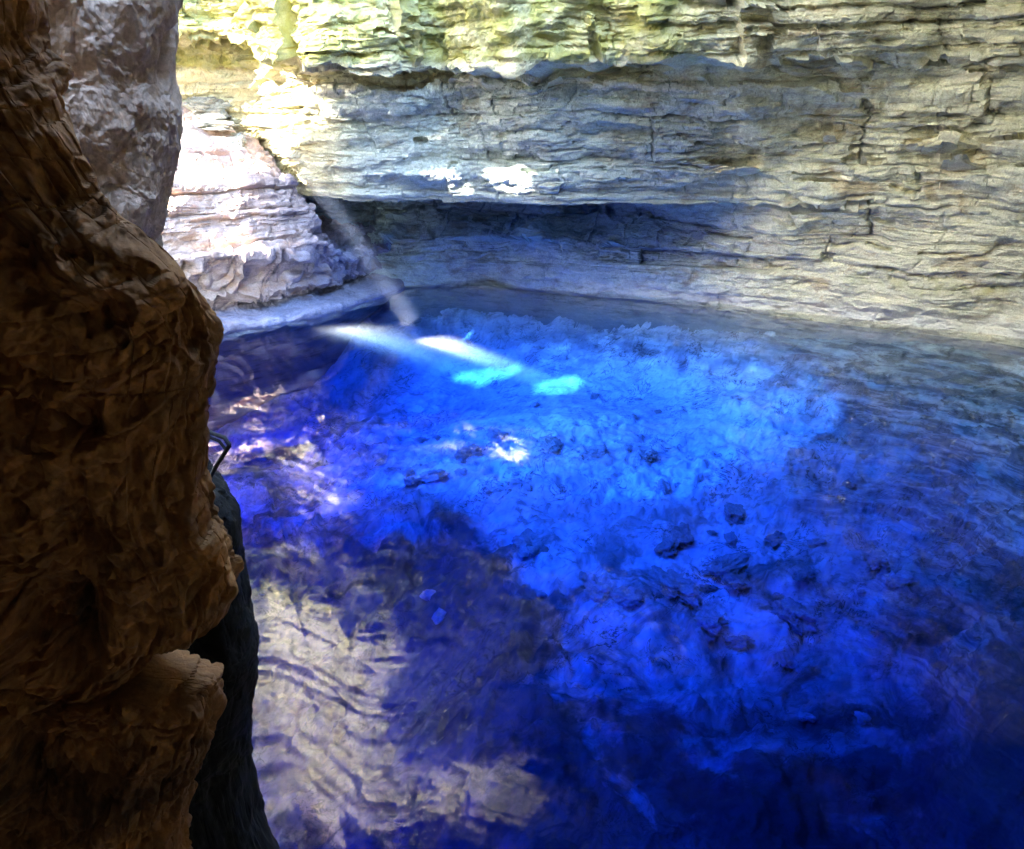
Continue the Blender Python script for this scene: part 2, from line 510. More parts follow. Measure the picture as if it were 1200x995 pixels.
# ------------------------------------------------------------------ left bank: ledge, flowstone, layered block, rising slope
BANK = [(-20, 16.2), (-12, 22.2), (-8.2, 25.0), (-6.3, 27.0), (-5.1, 29.3), (-4.5, 31.2), (-4.3, 34)]
BP = np.array([(-3.2, -12), (-2.6, -4), (-.8, -1.1), (.2, -.25), (.45, 0), (.40, .22), (-.1, .27), (-.75, .42), (-.75, .75), (-.35, 1.0), (-.2, 1.6), (.05, 2.0), (.15, 2.2), (-.35, 2.36),
               (-.45, 2.6), (-.5, 3.4), (-.75, 4.1), (-1.3, 4.35), (-2.1, 4.9), (-2.8, 5.6), (-3.6, 6.0), (-5.0, 6.7), (-7.5, 8.0)])
bb, LB = catmull(BANK, 620)
ub = np.linspace(0, LB, 620)
ib = np.gradient(bb, axis=0)
ib = np.stack([ib[:, 1], -ib[:, 0]], 1)
ib = blur(ib / np.linalg.norm(ib, axis=1, keepdims=True), 60, 0)
ib /= np.linalg.norm(ib, axis=1, keepdims=True)
inb = ib[None]
segb = np.concatenate([[0], np.cumsum(np.minimum(np.linalg.norm(np.diff(BP, axis=0), axis=1), 1.5))])
rb = np.linspace(0, segb[-1], 420)
po = blur(np.interp(rb, segb, BP[:, 0]), 3, 0)
pz = blur(np.interp(rb, segb, BP[:, 1]), 3, 0)
Ub = np.broadcast_to(ub[None, :], (420, 620))
ptx = np.broadcast_to(bb[None, :, 0], Ub.shape)
# the tall block ends before the tip, where only the low ledge goes on
tip = sstep(-6.3, -5.3, ptx + .35 * noise3(Ub * .1, pz[:, None] * 1.5, 0, 60))
Zb = np.broadcast_to(pz[:, None], Ub.shape).copy()
Ob = np.broadcast_to(po[:, None], Ub.shape).copy()
Zb = np.where(Zb > 1.5, 1.5 + (Zb - 1.5) * (1 - .86 * tip), Zb)
Ob = Ob - tip * .4 * sstep(1.5, 3, pz)[:, None]
Ob = np.where(Ob < -.8, -.8 + (Ob + .8) * (1 - .75 * tip), Ob)
Pb = np.stack([bb[None, :, 0] + ib[None, :, 0] * Ob, bb[None, :, 1] + ib[None, :, 1] * Ob, Zb], -1)
nb = -grid_normals(Pb)
nb = np.where((nb[..., :2] * inb).sum(-1, keepdims=True) + nb[..., 2:3] < 0, -nb, nb)
Xb, Yb = Pb[..., 0], Pb[..., 1]
zwb = Zb + .15 * noise3(Ub * .3, Zb * .5, 0, 61) + .05 * noise3(Ub * 1.4, Zb * 2, 0, 62)
s1, g1 = strata(Ub, zwb, .5, 2.5, 11)
s2, g2 = strata(Ub + .1 * noise3(Ub * 2, Zb * 3, 0, 63), zwb, .16, 1.0, 12)
flow = sstep(.45, .8, Zb) * sstep(2.25, 1.9, Zb)
pw = .6 * noise3(Xb * 1.3, Yb * 1.3, Zb, 68)
pc = lambda k, kz, sd_: np.sqrt(noise3((Xb + pw) * k, (Yb + pw) * k, Zb * kz, sd_) ** 2 + .006)
popcorn = pc(1.6, .6, 64) + .5 * pc(4.2, 1.1, 65) + .10 * pc(9, 4, 69)
db = (1 - flow) * (.13 * s1 + .06 * s2 - .05 * g1 - .03 * g2 + .16 * fbm(Xb * 1.3, Yb * 1.3, Zb * 2.2, 4, 58)) * sstep(.2, .5, Zb) + flow * (.62 * popcorn - .32) \
    + .22 * fbm(Xb * .5, Yb * .5, Zb * .8, 3, 66) + .03 * fbm(Xb * 4, Yb * 4, Zb * 5, 3, 67)
Pb = Pb + nb * (db * sstep(-.6, .3, Zb))[..., None]
mossb = -.6 + .3 * sstep(4.5, 6.5, Zb)
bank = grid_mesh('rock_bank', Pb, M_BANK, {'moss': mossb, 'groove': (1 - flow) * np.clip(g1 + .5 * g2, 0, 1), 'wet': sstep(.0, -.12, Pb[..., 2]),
                                                     'glow_tint': np.minimum(1, .8 * sstep(.7, .3, Pb[..., 2]) + .5 * flow * sstep(-8, -5, Pb[..., 0]) + .55 * sstep(-8.2, -5.8, Pb[..., 0]))})  # same painted blue along the ledge and tip
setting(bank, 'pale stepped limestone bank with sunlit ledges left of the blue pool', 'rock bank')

# ------------------------------------------------------------------ lakebed
gx = np.linspace(-24, 22, 640)
gy = np.linspace(-6, 36, 600)
GX, GY = np.meshgrid(gx, gy)
msk = (dense[:, 1] > 3) & (np.arange(len(dense)) < 2600)
sub = dense[msk][::10]
sd = np.full(GX.shape, 1e9)
for q in sub:
    sd = np.minimum(sd, (GX - q[0]) ** 2 + (GY - q[1]) ** 2)
sd = np.sqrt(sd)
inside_d = inw_d[msk][::10]
side = np.zeros(GX.shape)
kk = np.zeros(GX.shape, int)
best = np.full(GX.shape, 1e9)
for i, q in enumerate(sub):
    d2 = (GX - q[0]) ** 2 + (GY - q[1]) ** 2
    m_ = d2 < best
    best = np.where(m_, d2, best)
    kk = np.where(m_, i, kk)
side = ((GX - sub[kk, 0]) * inside_d[kk, 0] + (GY - sub[kk, 1]) * inside_d[kk, 1])
sgn = np.where(side < 0, -sd, sd)
rightness = sstep(3, 13.5, GX + .25 * (24 - GY) + 2.2 * fbm(GX * .35, GY * .35, 0, 4, 76))
basin = 2.5 + 1.6 * sstep(24, 17, GY) + 2.6 * sstep(19, 10, GY) + 1.2 * sstep(12, 5, GY) + 2.2 * sstep(1.5, -9, GX - .1 * (GY - 18)) \
    + 1.2 * sstep(0, -3, GX) * sstep(21, 16, GY)
shelf = (.35 + sgn * .80) * (1 - rightness) + (0.35 + .17 * sgn + .03 * sgn ** 2) * rightness
shelf = np.where(sgn < 0, .35 + sgn * .8, shelf)
k_ = 1.1
hh = np.clip(.5 + .5 * (shelf - basin) / k_, 0, 1)
depth = shelf * (1 - hh) + basin * hh - k_ * hh * (1 - hh)
lump = fbm(GX * .35, GY * .35, GX * 0, 5, 70) * .40 + np.abs(fbm(GX * .8 + 3, GY * 1.2, GX * 0, 4, 71)) * .14
lump += .10 * fbm(GX * 2.5, GY * 2.5, GX * 0, 4, 72)
# bedding steps showing on the shelf by the right-hand wall
zz = -depth + .3 * noise3(GX * .3, GY * .3, 0, 73)
sa, ga = strata(GX * .8 - GY * .6, zz, .35, 3.0, 21, -15, 5)
st_b, g_b = strata(GX * .6 + GY * .8 + .4 * noise3(GX, GY, 0, 75), .9 * fbm(GX * .5, GY * .5, 0, 4, 74), .12, .9, 22, -5, 5)
lump += .13 * st_b
calm = sstep(1.6, .5, np.abs(depth - 2.5)) * sstep(22, 25, GY) * (1 - rightness)
bedz = -depth + lump * (1 - .7 * calm) * sstep(.2, 1.5, depth) + rightness * (.16 * sa - .08 * ga)
bedz = np.where(sgn < -.5, np.minimum(bedz, 1.0), np.minimum(bedz, np.where(sgn > .8, -.12, 9)))
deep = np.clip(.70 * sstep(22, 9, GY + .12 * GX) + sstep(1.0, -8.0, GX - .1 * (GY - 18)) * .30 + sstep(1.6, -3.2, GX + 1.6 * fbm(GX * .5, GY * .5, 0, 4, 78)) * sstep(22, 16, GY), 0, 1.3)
algae = .35 + .55 * sstep(3.2, 4.6, depth) - .2 * calm
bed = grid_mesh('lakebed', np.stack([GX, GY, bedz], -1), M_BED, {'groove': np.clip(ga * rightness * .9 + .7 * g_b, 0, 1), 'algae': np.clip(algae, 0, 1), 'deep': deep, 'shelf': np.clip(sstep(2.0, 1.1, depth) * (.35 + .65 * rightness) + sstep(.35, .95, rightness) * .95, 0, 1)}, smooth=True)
setting(bed, 'pale silty rock bottom of the pool seen through blue water', 'lakebed')

# ------------------------------------------------------------------ water: a closed body, its top at z = 0
x0, x1, y0, y1, zb = -23.5, 21.5, -5.8, 35.5, -14.0
V = [(x0, y0, 0), (x1, y0, 0), (x1, y1, 0), (x0, y1, 0), (x0, y0, zb), (x1, y0, zb), (x1, y1, zb), (x0, y1, zb)]
Q = [(0, 1, 2, 3), (7, 6, 5, 4), (4, 5, 1, 0), (5, 6, 2, 1), (6, 7, 3, 2), (7, 4, 0, 3)]
water = raw_mesh('water', V, Q, M_WATER)
setting(water, 'clear deep blue water filling the cave pool', 'water')


# ------------------------------------------------------------------ foreground rocks
def column(name, edge, yc, xc, depth, mat, z_top, z_bot, amp, seed, rows=620, cols=520, exp=2.4, flute=0.0, rough=0.5):
    """a closed upright rock whose right-hand outline follows edge (photo pixels) at distance yc"""
    e = np.array([at_y(px, py, yc) for px, py in edge])
    za, zb_ = min(z_top, 7.2), max(z_bot, 2.2)
    z = np.concatenate([np.linspace(z_top, za, 60, endpoint=False), np.linspace(za, zb_, rows, endpoint=False), np.linspace(zb_, z_bot, 60)])
    rows = len(z)
    o = np.argsort(e[:, 2])
    xr = blur(np.interp(z, e[o, 2], e[o, 0]), 4, 0)
    th = np.linspace(0, 2 * np.pi, cols, endpoint=False)
    th = th - 0.75 * np.sin(th + .75)        # denser round the visible side
    c, s = np.cos(th), np.sin(th)
    rr = (np.abs(c) ** exp + np.abs(s) ** exp) ** (-1 / exp)
    a = np.maximum(xr - xc, .15)
    Pq = np.stack([xc + a[:, None] * (rr * c)[None], yc + depth * (rr * s)[None] * np.ones((rows, 1)),
                   z[:, None] * np.ones((1, cols))], -1)
    x, y, zq = Pq[..., 0], Pq[..., 1], Pq[..., 2]
    nx, ny = (c / a.mean())[None], (s / depth)[None]
    ln = np.sqrt(nx ** 2 + ny ** 2)
    nx, ny = nx / ln, ny / ln
    wx = x + .15 * noise3(x * 2, y * 2, zq * 2, seed + 9)
    f = fbm(wx * 1.5, y * 1.5, zq * 1.0, 5, seed)
    rid = 1 - 2 * np.abs(fbm(wx * 1.1 + 5, y * 1.1, zq * .55, 4, seed + 3))
    hole = sstep(.18, .5, noise3(wx * 1.7 + 3, y * 1.7, zq * 1.4, seed + 5))
    fs, fg = strata(th[None] * 1.6 + .25 * f + 0 * zq, zq + .22 * noise3(x * 1.2, y * 1.2, zq, seed + 30) + .3 * x, .34, .5, seed + 31)
    fs2, fg2 = strata(th[None] * 1.6 + .2 * f + 0 * zq, zq + .1 * noise3(x * 3, y * 3, zq * 2, seed + 32) - .25 * x, .12, .22, seed + 33)
    d = amp * (.9 * f + .22 * rid - .2) + rough * amp * (.28 * fs - .22 * fg + .16 * fs2 - .10 * fg2) - amp * 1.3 * hole + amp * .22 * fbm(x * 7, y * 7, zq * 5.5, 4, seed + 6) + amp * .35 * np.minimum(0, np.abs(fbm(wx * 3, y * 3, zq * 2.2, 3, seed + 12)) - .22)
    knob = np.sqrt(noise3(wx * 7, y * 7, zq * 6, seed + 20) ** 2 + .004) + .5 * np.sqrt(noise3(wx * 15, y * 15, zq * 13, seed + 21) ** 2 + .003)
    pit = sstep(.22, .45, noise3(wx * 5.2, y * 5.2, zq * 4.2, seed + 22)) + .6 * sstep(.25, .45, noise3(wx * 13, y * 13, zq * 11, seed + 23))
    d = d + amp * rough * (.55 * knob - .62 * pit + .12 * fbm(wx * 26, y * 26, zq * 24, 2, seed + 24))
    if flute:
        d = d + flute * fbm(x * 6, y * 6, zq * .6, 3, seed + 7)
    sil = np.abs(c)[None] ** 3 * (c > 0)[None]
    d = d * (1 - .65 * sil)                    # keep the outline
    Pq[..., 0] += nx * d
    Pq[..., 1] += ny * d
    Pq[..., 2] += amp * .5 * noise3(x * 3, y * 3, zq * 3, seed + 8)
    ob = grid_mesh(name, Pq, mat, close_u=True)
    return ob


near_edge = [(-40, -260), (10, -120), (20, 40), (62, 110), (92, 168), (116, 200), (140, 228), (162, 252), (196, 286), (226, 312), (250, 345), (263, 380),
             (256, 420), (249, 470), (245, 520), (243, 562), (256, 602), (276, 640), (287, 690), (272, 712), (232, 727), (190, 752), (166, 786),
             (185, 792), (220, 793), (252, 792), (262, 810), (258, 845), (236, 882), (231, 912), (222, 950), (226, 1000), (240, 1100), (200, 1400)]
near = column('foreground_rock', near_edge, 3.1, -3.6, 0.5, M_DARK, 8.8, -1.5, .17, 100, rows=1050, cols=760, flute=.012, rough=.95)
tag(near, 'rough dark brown rock mass filling the left edge in front of the pool', 'rock')

pillar_edge = [(215, -300), (209, -60), (207, 0), (200, 40), (197, 90), (205, 128), (204, 165), (193, 215), (184, 272), (170, 330), (160, 500)]
pillar = column('rock_pillar', pillar_edge, 8.0, -5.4, 1.1, M_PILLAR, 14.0, 4.2, .22, 140, rows=620, cols=480, flute=.05, rough=.16)
tag(pillar, 'pale lavender grey limestone pillar hanging behind the dark brown rock', 'pillar')

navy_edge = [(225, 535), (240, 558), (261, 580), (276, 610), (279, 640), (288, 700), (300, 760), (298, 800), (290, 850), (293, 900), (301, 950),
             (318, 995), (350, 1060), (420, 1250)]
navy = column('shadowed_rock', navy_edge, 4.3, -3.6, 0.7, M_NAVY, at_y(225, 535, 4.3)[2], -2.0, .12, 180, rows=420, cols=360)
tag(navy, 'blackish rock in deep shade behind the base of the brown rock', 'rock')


# ------------------------------------------------------------------ bent rod
def tube(pts, r, sides=10):
    pts = [Vector(p) for p in pts]
    V, Q = [], []
    for i, p in enumerate(pts):
        t = (pts[min(i + 1, len(pts) - 1)] - pts[max(i - 1, 0)]).normalized()
        a = t.cross(Vector((0.2, 1, 0.1))).normalized()
        b = t.cross(a)
        for k in range(sides):
            an = 2 * math.pi * k / sides
            V.append(p + a * (r * math.cos(an)) + b * (r * math.sin(an)))
    for i in range(len(pts) - 1):
        for k in range(sides):
            k2 = (k + 1) % sides
            Q.append((i * sides + k, i * sides + k2, (i + 1) * sides + k2, (i + 1) * sides + k))
    return V, Q


root = bpy.data.objects.new('bent_rail', None)
pv = at_y(246, 562, 4.0)
root.location = pv
COL.objects.link(root)
tag(root, 'thin black bent metal rail jutting out beside the brown rock', 'rail')
M_METAL = plain('black_metal', (.004, .004, .005), .8)
for part, pts, r in (('post', [at_y(240, 572, 4.0), at_y(254, 545, 4.0), at_y(269, 522, 4.0)], .011),
                     ('top_bar', [at_y(269, 522, 4.0), at_y(263, 513, 4.02), at_y(236, 503, 4.1)], .011),
                     ('brace', [at_y(264, 526, 4.0), at_y(257, 517, 4.02), at_y(234, 508, 4.1)], .008)):
    V, Q = tube([p - pv for p in pts], r)
    o = raw_mesh(part, V, Q, M_METAL, smooth=True)
    o.parent = root

# ------------------------------------------------------------------ roof above, open over the left of the pool
rx = np.linspace(-34, 26, 260)
ry = np.linspace(-16, 38, 240)
RX, RY = np.meshgrid(rx, ry)
RZ = 19.3 - 10.2 * sstep(7.5, 3.5, RY + .12 * RX) + 1.3 * fbm(RX * .2, RY * .2, 0, 4, 90) + .35 * fbm(RX * .9, RY * .9, 0, 4, 91)
cx, cy = (RX[:-1, :-1] + RX[1:, 1:]) / 2, (RY[:-1, :-1] + RY[1:, 1:]) / 2
wob = 1.6 * fbm(cx * .25, cy * .25, 0, 3, 92)
opening = (((cx + 6.5 + wob) / 12.0) ** 2 + ((cy - 11.0 + wob) / 7.0) ** 2 < 1) | ((cx < -6.5 + wob) & (cy > 3 + wob))
Rt = np.stack([RX, RY, RZ], -1)
roof = grid_mesh('cave_roof', Rt, M_ROOF, keep=~opening)
md = roof.modifiers.new('thick', 'SOLIDIFY')
md.thickness = 0.8
md.offset = 1
setting(roof, 'dark rock roof of the cave with a wide opening over the pool', 'cave roof')

# the viewer's ledge
lx, ly = np.meshgrid(np.linspace(-8, 18, 150), np.linspace(-12, 1.2, 90))
lz = 4.4 + .25 * fbm(lx * .6, ly * .6, 0, 4, 95) - 7 * sstep(.2, 1.2, ly)
g = grid_mesh('ground', np.stack([lx, ly, lz], -1), M_LEDGE)
setting(g, 'pale rock shelf under the viewer, coloured to bounce light', 'ground')
# land outside the mouth on the left
lx, ly = np.meshgrid(np.linspace(-160, -12, 160), np.linspace(-120, 140, 160))
lz = -.5 + 3.0 * sstep(-12, -22, lx) + .6 * fbm(lx * .1, ly * .1, 0, 4, 96)
g = grid_mesh('terrain', np.stack([lx, ly, lz], -1), M_BOULDER)
setting(g, 'rocky ground outside the cave mouth', 'terrain')

# ------------------------------------------------------------------ sun direction, from the shaft seen in the water
BW = -2.5
E2 = at_z(503, 394, 0)
P2 = at_z(657, 452, BW)
S = (P2 - E2) / np.linalg.norm(P2 - E2)
elev = math.asin(-S[2])
azim = math.atan2(-S[0], -S[1])       # towards the sun, from +Y clockwise


def ellipse_px(cx, cy, rx, ry, seed, n=28, wob=.3, skew=0.0):
    r = np.random.RandomState(seed)
    ph = r.rand(4) * 6.28
    out = []
    for k in range(n):
        t = 2 * math.pi * k / n
        m = 1 + wob * (.5 * math.sin(2 * t + ph[0]) + .35 * math.sin(3 * t + ph[1]) + .25 * math.sin(5 * t + ph[2]))
        out.append((cx + rx * m * math.cos(t), cy + ry * m * math.sin(t) + skew * rx * m * math.cos(t)))
    return out


bpy.context.view_layer.update()
dg = bpy.context.evaluated_depsgraph_get()


def on_wall(px, py):
    """where the sight line through a photo pixel meets the rock"""
    d = Vector(ray(px, py)).normalized()
    o = Vector((0, 0, CAM_H))
    for _ in range(6):
        hit, loc, n, i, ob, _m = scene.ray_cast(dg, o, d)
        if not hit:
            return None
        if ob.name.split('.')[0] in ('cave_wall', 'rock_bank'):
            return np.array(loc)
        o = loc + d * 0.01
    return None


holes = []          # polygons in the plane of the added sun blocker
p1 = [(530, 443), (540, 438), (556, 436), (575, 434), (590, 434), (605, 430), (608, 434), (598, 440), (584, 444), (572, 449), (562, 453), (553, 447), (540, 447)]
p2 = ellipse_px(655, 453, 27, 9, 3, wob=.25)


def on_bed(px, py):
    d = Vector(ray(px, py)).normalized()
    o = Vector((0, 0, CAM_H))
    for _ in range(6):
        hit, loc, n, i, ob, _m = scene.ray_cast(dg, o, d)
        if not hit:
            return at_z(px, py, BW)
        if ob.name == 'lakebed':
            return np.array(loc)
        o = loc + d * 0.01
    return at_z(px, py, BW)


holes.append([on_bed(x, y) for x, y in p1])
holes.append([on_bed(x, y) for x, y in p2])
# high wall above the picture, the part mirrored at the lower left
holes.append([np.array(p) for p in ((-14, 27, 9.6), (-8, 25.5, 9.6), (-4.4, 23, 10), (-3.8, 22, 11.5), (-2.0, 21, 13), (-1.5, 20, 16), (-4, 20, 17.4), (-14, 24, 17.4))])

ex = np.cross(S, [0, 0, 1.0])
ex /= np.linalg.norm(ex)
ey = np.cross(ex, S)
C0 = np.array([-2.0, 22.0, 3.0]) - S * 40.0
DAPPLE = 0.068
HALF_X, HALF_Y, STEP = 34.0, 26.0, 0.052


def proj(p):
    d = np.asarray(p) - C0
    return d @ ex, d @ ey


polys = [np.array([proj(p) for p in h]) for h in holes]


def grow(poly, k):
    q = np.array(poly, float)
    c = q.mean(axis=0)
    return [tuple(c + (p - c) * k) for p in q]


def inside(poly, x, y):
    r = np.zeros(x.shape, bool)
    n = len(poly)
    for i in range(n):
        xa, ya = poly[i]
        xb, yb = poly[(i + 1) % n]
        c = ((ya > y) != (yb > y)) & (x < (xb - xa) * (y - ya) / (yb - ya + 1e-12) + xa)
        r ^= c
    return r


nxs, nys = int(2 * HALF_X / STEP), int(2 * HALF_Y / STEP)
bx, by = np.meshgrid(np.linspace(-HALF_X, HALF_X, nxs), np.linspace(-HALF_Y, HALF_Y, nys))
cxx, cyy = (bx[:-1, :-1] + bx[1:, 1:]) / 2, (by[:-1, :-1] + by[1:, 1:]) / 2
jx = cxx + .25 * fbm(cxx * .8, cyy * .8, 0, 4, 97)
jy = cyy + .25 * fbm(cxx * .8, cyy * .8, 5, 4, 98)
open_ = np.zeros(cxx.shape, bool)
# follow the sun's rays from the added blocker, opening gaps for the chosen spots
SPOTS = {
    'wall_a': [(456, 214), (460, 207), (472, 203), (486, 206), (500, 204), (526, 203), (536, 208), (536, 214), (510, 217), (470, 218)],
    'wall_b': [(568, 208), (578, 206), (590, 203), (604, 200), (614, 201), (617, 207), (608, 211), (590, 212), (576, 211)],
    'slope': [(150, 85), (190, 62), (260, 58), (300, 62), (335, 74), (380, 118), (410, 132), (360, 150), (338, 185), (318, 205), (300, 238), (250, 245), (215, 250), (150, 262)],
    'glare': [(150, 205), (200, 196), (240, 196), (290, 186), (318, 186), (322, 204), (285, 212), (250, 216), (232, 232), (216, 246), (150, 250)],
    'rim': [(252, 290), (275, 283), (296, 284), (308, 292), (302, 302), (285, 296), (262, 300)],
    'mirror': [(285, 560), (375, 585), (430, 640), (455, 700), (470, 770), (450, 850), (470, 895), (620, 885), (640, 940), (600, 1000), (560, 1080), (285, 1080)],
    'bed_a': grow(p1, 1.0),
    'bed_b': grow(p2, .95),
}
SPOTS = {k: np.array(p, float) for k, p in SPOTS.items()}
bcol, brow = np.arange(cxx.shape[1]), np.arange(cxx.shape[0])
region = np.array([proj(p) for p in ((-10, 5, -6), (12, 5, -6), (-12, 18, -3), (13, 18, -3), (13, 30, -2), (-12, 30, -2), (-12, 30, 9), (4, 27, 9), (-14, 24, 8), (-14, 18, 3), (-12, 27, 18), (0, 22, 18))])
x_lo, x_hi, y_lo, y_hi = region[:, 0].min(), region[:, 0].max(), region[:, 1].min(), region[:, 1].max()
cand = np.argwhere((cxx > x_lo) & (cxx < x_hi) & (cyy > y_lo) & (cyy < y_hi))
KIND, HX, HY, HP, IJ, MX, MY = [], [], [], [], [], [], []
Sv = Vector(S)
for i, j in cand:
    p0 = Vector(C0 + cxx[i, j] * ex + cyy[i, j] * ey)
    hit, loc, nn, ii, ob, mm = scene.ray_cast(dg, p0, Sv)
    if hit and ob.name == 'water':
        hit, loc, nn, ii, ob, mm = scene.ray_cast(dg, loc + Sv * .01, Sv)
        under = True
    else:
        under = False
    if not hit or ob.name.startswith(('foreground', 'terrain', 'cave_roof', 'rock_pillar')):
        continue
    zc = loc.y * CP - (loc.z - CAM_H) * SP
    if zc < 3:
        continue
    yc = loc.y * SP + (loc.z - CAM_H) * CP
    KIND.append(under)
    HX.append(600 + 1000 * loc.x / zc)
    HY.append(497.5 - 1000 * yc / zc)
    zm = loc.y * CP - (-loc.z - CAM_H) * SP
    MX.append(600 + 1000 * loc.x / zm)
    MY.append(497.5 - 1000 * (loc.y * SP + (-loc.z - CAM_H) * CP) / zm)
    HP.append(loc[:])
    IJ.append((i, j))
MX, MY = np.array(MX), np.array(MY)
KIND, HX, HY, HP, IJ = np.array(KIND), np.array(HX), np.array(HY), np.array(HP), np.array(IJ)
BAYER = np.array([[0, 8, 2, 10], [12, 4, 14, 6], [3, 11, 1, 9], [15, 7, 13, 5]]) / 16.0
thr = BAYER[IJ[:, 0] % 4, IJ[:, 1] % 4] + hash01(IJ[:, 0], IJ[:, 1], IJ[:, 0] * 0, 77) / 16.0
wv = 9 * fbm(HX / 40, HY / 25, 0, 3, 300)
dens_ = np.zeros(len(HX))
sl = inside(SPOTS['slope'], HX + wv, HY + .5 * wv) & ~KIND
dens_ = np.maximum(dens_, sl * np.clip(.10 + .30 * fbm(HX / 30, HY / 14, 0, 3, 301), .02, 1))
mw = 16 * fbm(MX / 50, MY / 30, 0, 3, 305)
mi = inside(SPOTS['mirror'], MX + mw, MY + mw) & ~KIND & (HP[:, 2] > 4)
dens_ = np.maximum(dens_, mi * .30 * np.where(HP[:, 2] < 9.4, .25, 1))
for k in ('wall_a', 'wall_b', 'rim'):
    dens_ = np.maximum(dens_, 1.0 * (inside(SPOTS[k], HX + .25 * wv, HY + .12 * wv) & ~KIND ))
dens_ = np.maximum(dens_, 1.0 * (inside(SPOTS['glare'], HX + wv, HY + .4 * wv) & ~KIND))
for k in ('bed_a', 'bed_b'):
    dens_ = np.maximum(dens_, 1.0 * (inside(SPOTS[k], HX + .2 * wv, HY + .1 * wv) & KIND))
# thin dappled light, sifted by small gaps in the added blocker, on the middle of the pool bottom
hx_, hy_ = HP[:, 0], HP[:, 1]
dap = sstep(-7.5, .5, hx_) * sstep(11.5, 2.5, hx_ + 1.2 * fbm(hx_ * .4, hy_ * .4, 0, 3, 310)) * sstep(15.5, 23, hy_ + .2 * hx_) * sstep(29.8, 25.8, hy_ + .25 * hx_)
dap *= sstep(-1.1, -1.7, HP[:, 2])
soft = sstep(-9.5, -3, hx_ - .9 * np.clip(20 - hy_, 0, 8)) * sstep(13, 6, hx_) * sstep(5, 13, hy_) * sstep(30.3, 27, hy_ + .25 * hx_) * sstep(-1.0, -2.0, HP[:, 2])
dens_ = np.maximum(dens_, np.maximum(DAPPLE * dap, 1.0 * DAPPLE * soft) * KIND)
lit = dens_ > thr + 1e-6
lit |= dens_ >= 1
# keep the gaps clear of rays that would slip under the overhang's lip
low_hit = np.zeros(open_.shape, bool)
lw = ~KIND & (HP[:, 2] < 2.9) & (HP[:, 1] > 28.5) & (HP[:, 0] > -5.5)
low_hit[IJ[lw, 0], IJ[lw, 1]] = True
near_low = low_hit.copy()
for di in range(-4, 5):
    for dj in range(-4, 5):
        near_low |= np.roll(np.roll(low_hit, di, 0), dj, 1)
lit &= ~(near_low[IJ[:, 0], IJ[:, 1]] & ~KIND)
open_[IJ[lit, 0], IJ[lit, 1]] = True
rel = 0.5 * fbm(bx * .15, by * .15, 0, 4, 99)
Pc = C0 + bx[..., None] * ex + by[..., None] * ey + rel[..., None] * S
sun_blocker = grid_mesh('sun_blocker', Pc, M_ROOF, keep=~open_)  # unseen, added to stop the sun except through its gaps
setting(sun_blocker, 'unseen screen added outside the cave mouth, its gaps shaping the sunlight', 'sun_blocker')

# ------------------------------------------------------------------ light shafts in the water: denser water added where the sunbeams pass
M_SHAFT = shaft_material('shaft_scatter', 0.11, (.93, .97, 1.0))


def shaft(name, ring, density, narrow):
    """added denser water along the sun's direction from just under the surface to the pool floor, thinning towards the edges"""
    ring = np.array(ring)
    c = ring.mean(axis=0)
    wx = ex                                   # level, across the sun
    wy = np.cross(S, wx)
    q = ring - c
    rx_ = np.abs(q @ wx).max() * narrow
    ry_ = np.abs(q @ wy).max() * narrow
    depth = (-c[2]) / -S[2]
    n = 28
    Vs, tt = [], np.linspace(0, 2 * math.pi, n, endpoint=False)
    for zf in (0, 1):
        for t in tt:
            p = wx * rx_ * math.cos(t) + wy * ry_ * math.sin(t)
            w = c + p
            zt = -.03 if zf == 0 else c[2] - .1
            k = (zt - w[2]) / S[2]
            Vs.append(((p @ wx), (p @ wy), k))
    me = bpy.data.meshes.new(name)
    me.from_pydata(Vs, [], [tuple(range(n))[::-1], tuple(range(n, 2 * n))] + [(i, (i + 1) % n, n + (i + 1) % n, n + i) for i in range(n)])
    m, nt, out = new_mat('shaft_scatter')
    sc_ = N(nt, 'ShaderNodeVolumeScatter')
    sc_.inputs['Color'].default_value = (.93, .97, 1, 1)
    tc = nt.nodes.new('ShaderNodeTexCoord')
    mp = N(nt, 'ShaderNodeMapping')
    mp.inputs['Scale'].default_value = (1 / rx_, 1 / ry_, 0)
    nt.links.new(tc.outputs['Object'], mp.inputs['Vector'])
    le = N(nt, 'ShaderNodeVectorMath', operation='LENGTH')
    nt.links.new(mp.outputs[0], le.inputs[0])
    mr = N(nt, 'ShaderNodeMapRange', interpolation_type='SMOOTHSTEP')
    for k, v_ in enumerate((0.25, 1.0, density, 0.0)):
        mr.inputs[k + 1].default_value = v_
    nt.links.new(le.outputs['Value'], mr.inputs[0])
    ms = N(nt, 'ShaderNodeMapping')
    ms.inputs['Scale'].default_value = (3.2, 3.2, .12)
    nt.links.new(tc.outputs['Object'], ms.inputs['Vector'])
    st = ramp(nt, tex(nt, ms.outputs[0], 1.0, 3, .6), [(.35, .25), (.62, 1.5)])
    mu = N(nt, 'ShaderNodeMath', operation='MULTIPLY')
    nt.links.new(mr.outputs[0], mu.inputs[0])
    nt.links.new(st, mu.inputs[1])
    nt.links.new(mu.outputs[0], sc_.inputs['Density'])
    nt.links.new(sc_.outputs[0], out.inputs['Volume'])
    me.materials.append(m)
    o = bpy.data.objects.new(name, me)
    from mathutils import Matrix
    M = Matrix(((wx[0], wy[0], S[0], c[0]), (wx[1], wy[1], S[1], c[1]), (wx[2], wy[2], S[2], c[2]), (0, 0, 0, 1)))
    o.matrix_world = M
    COL.objects.link(o)
    return o


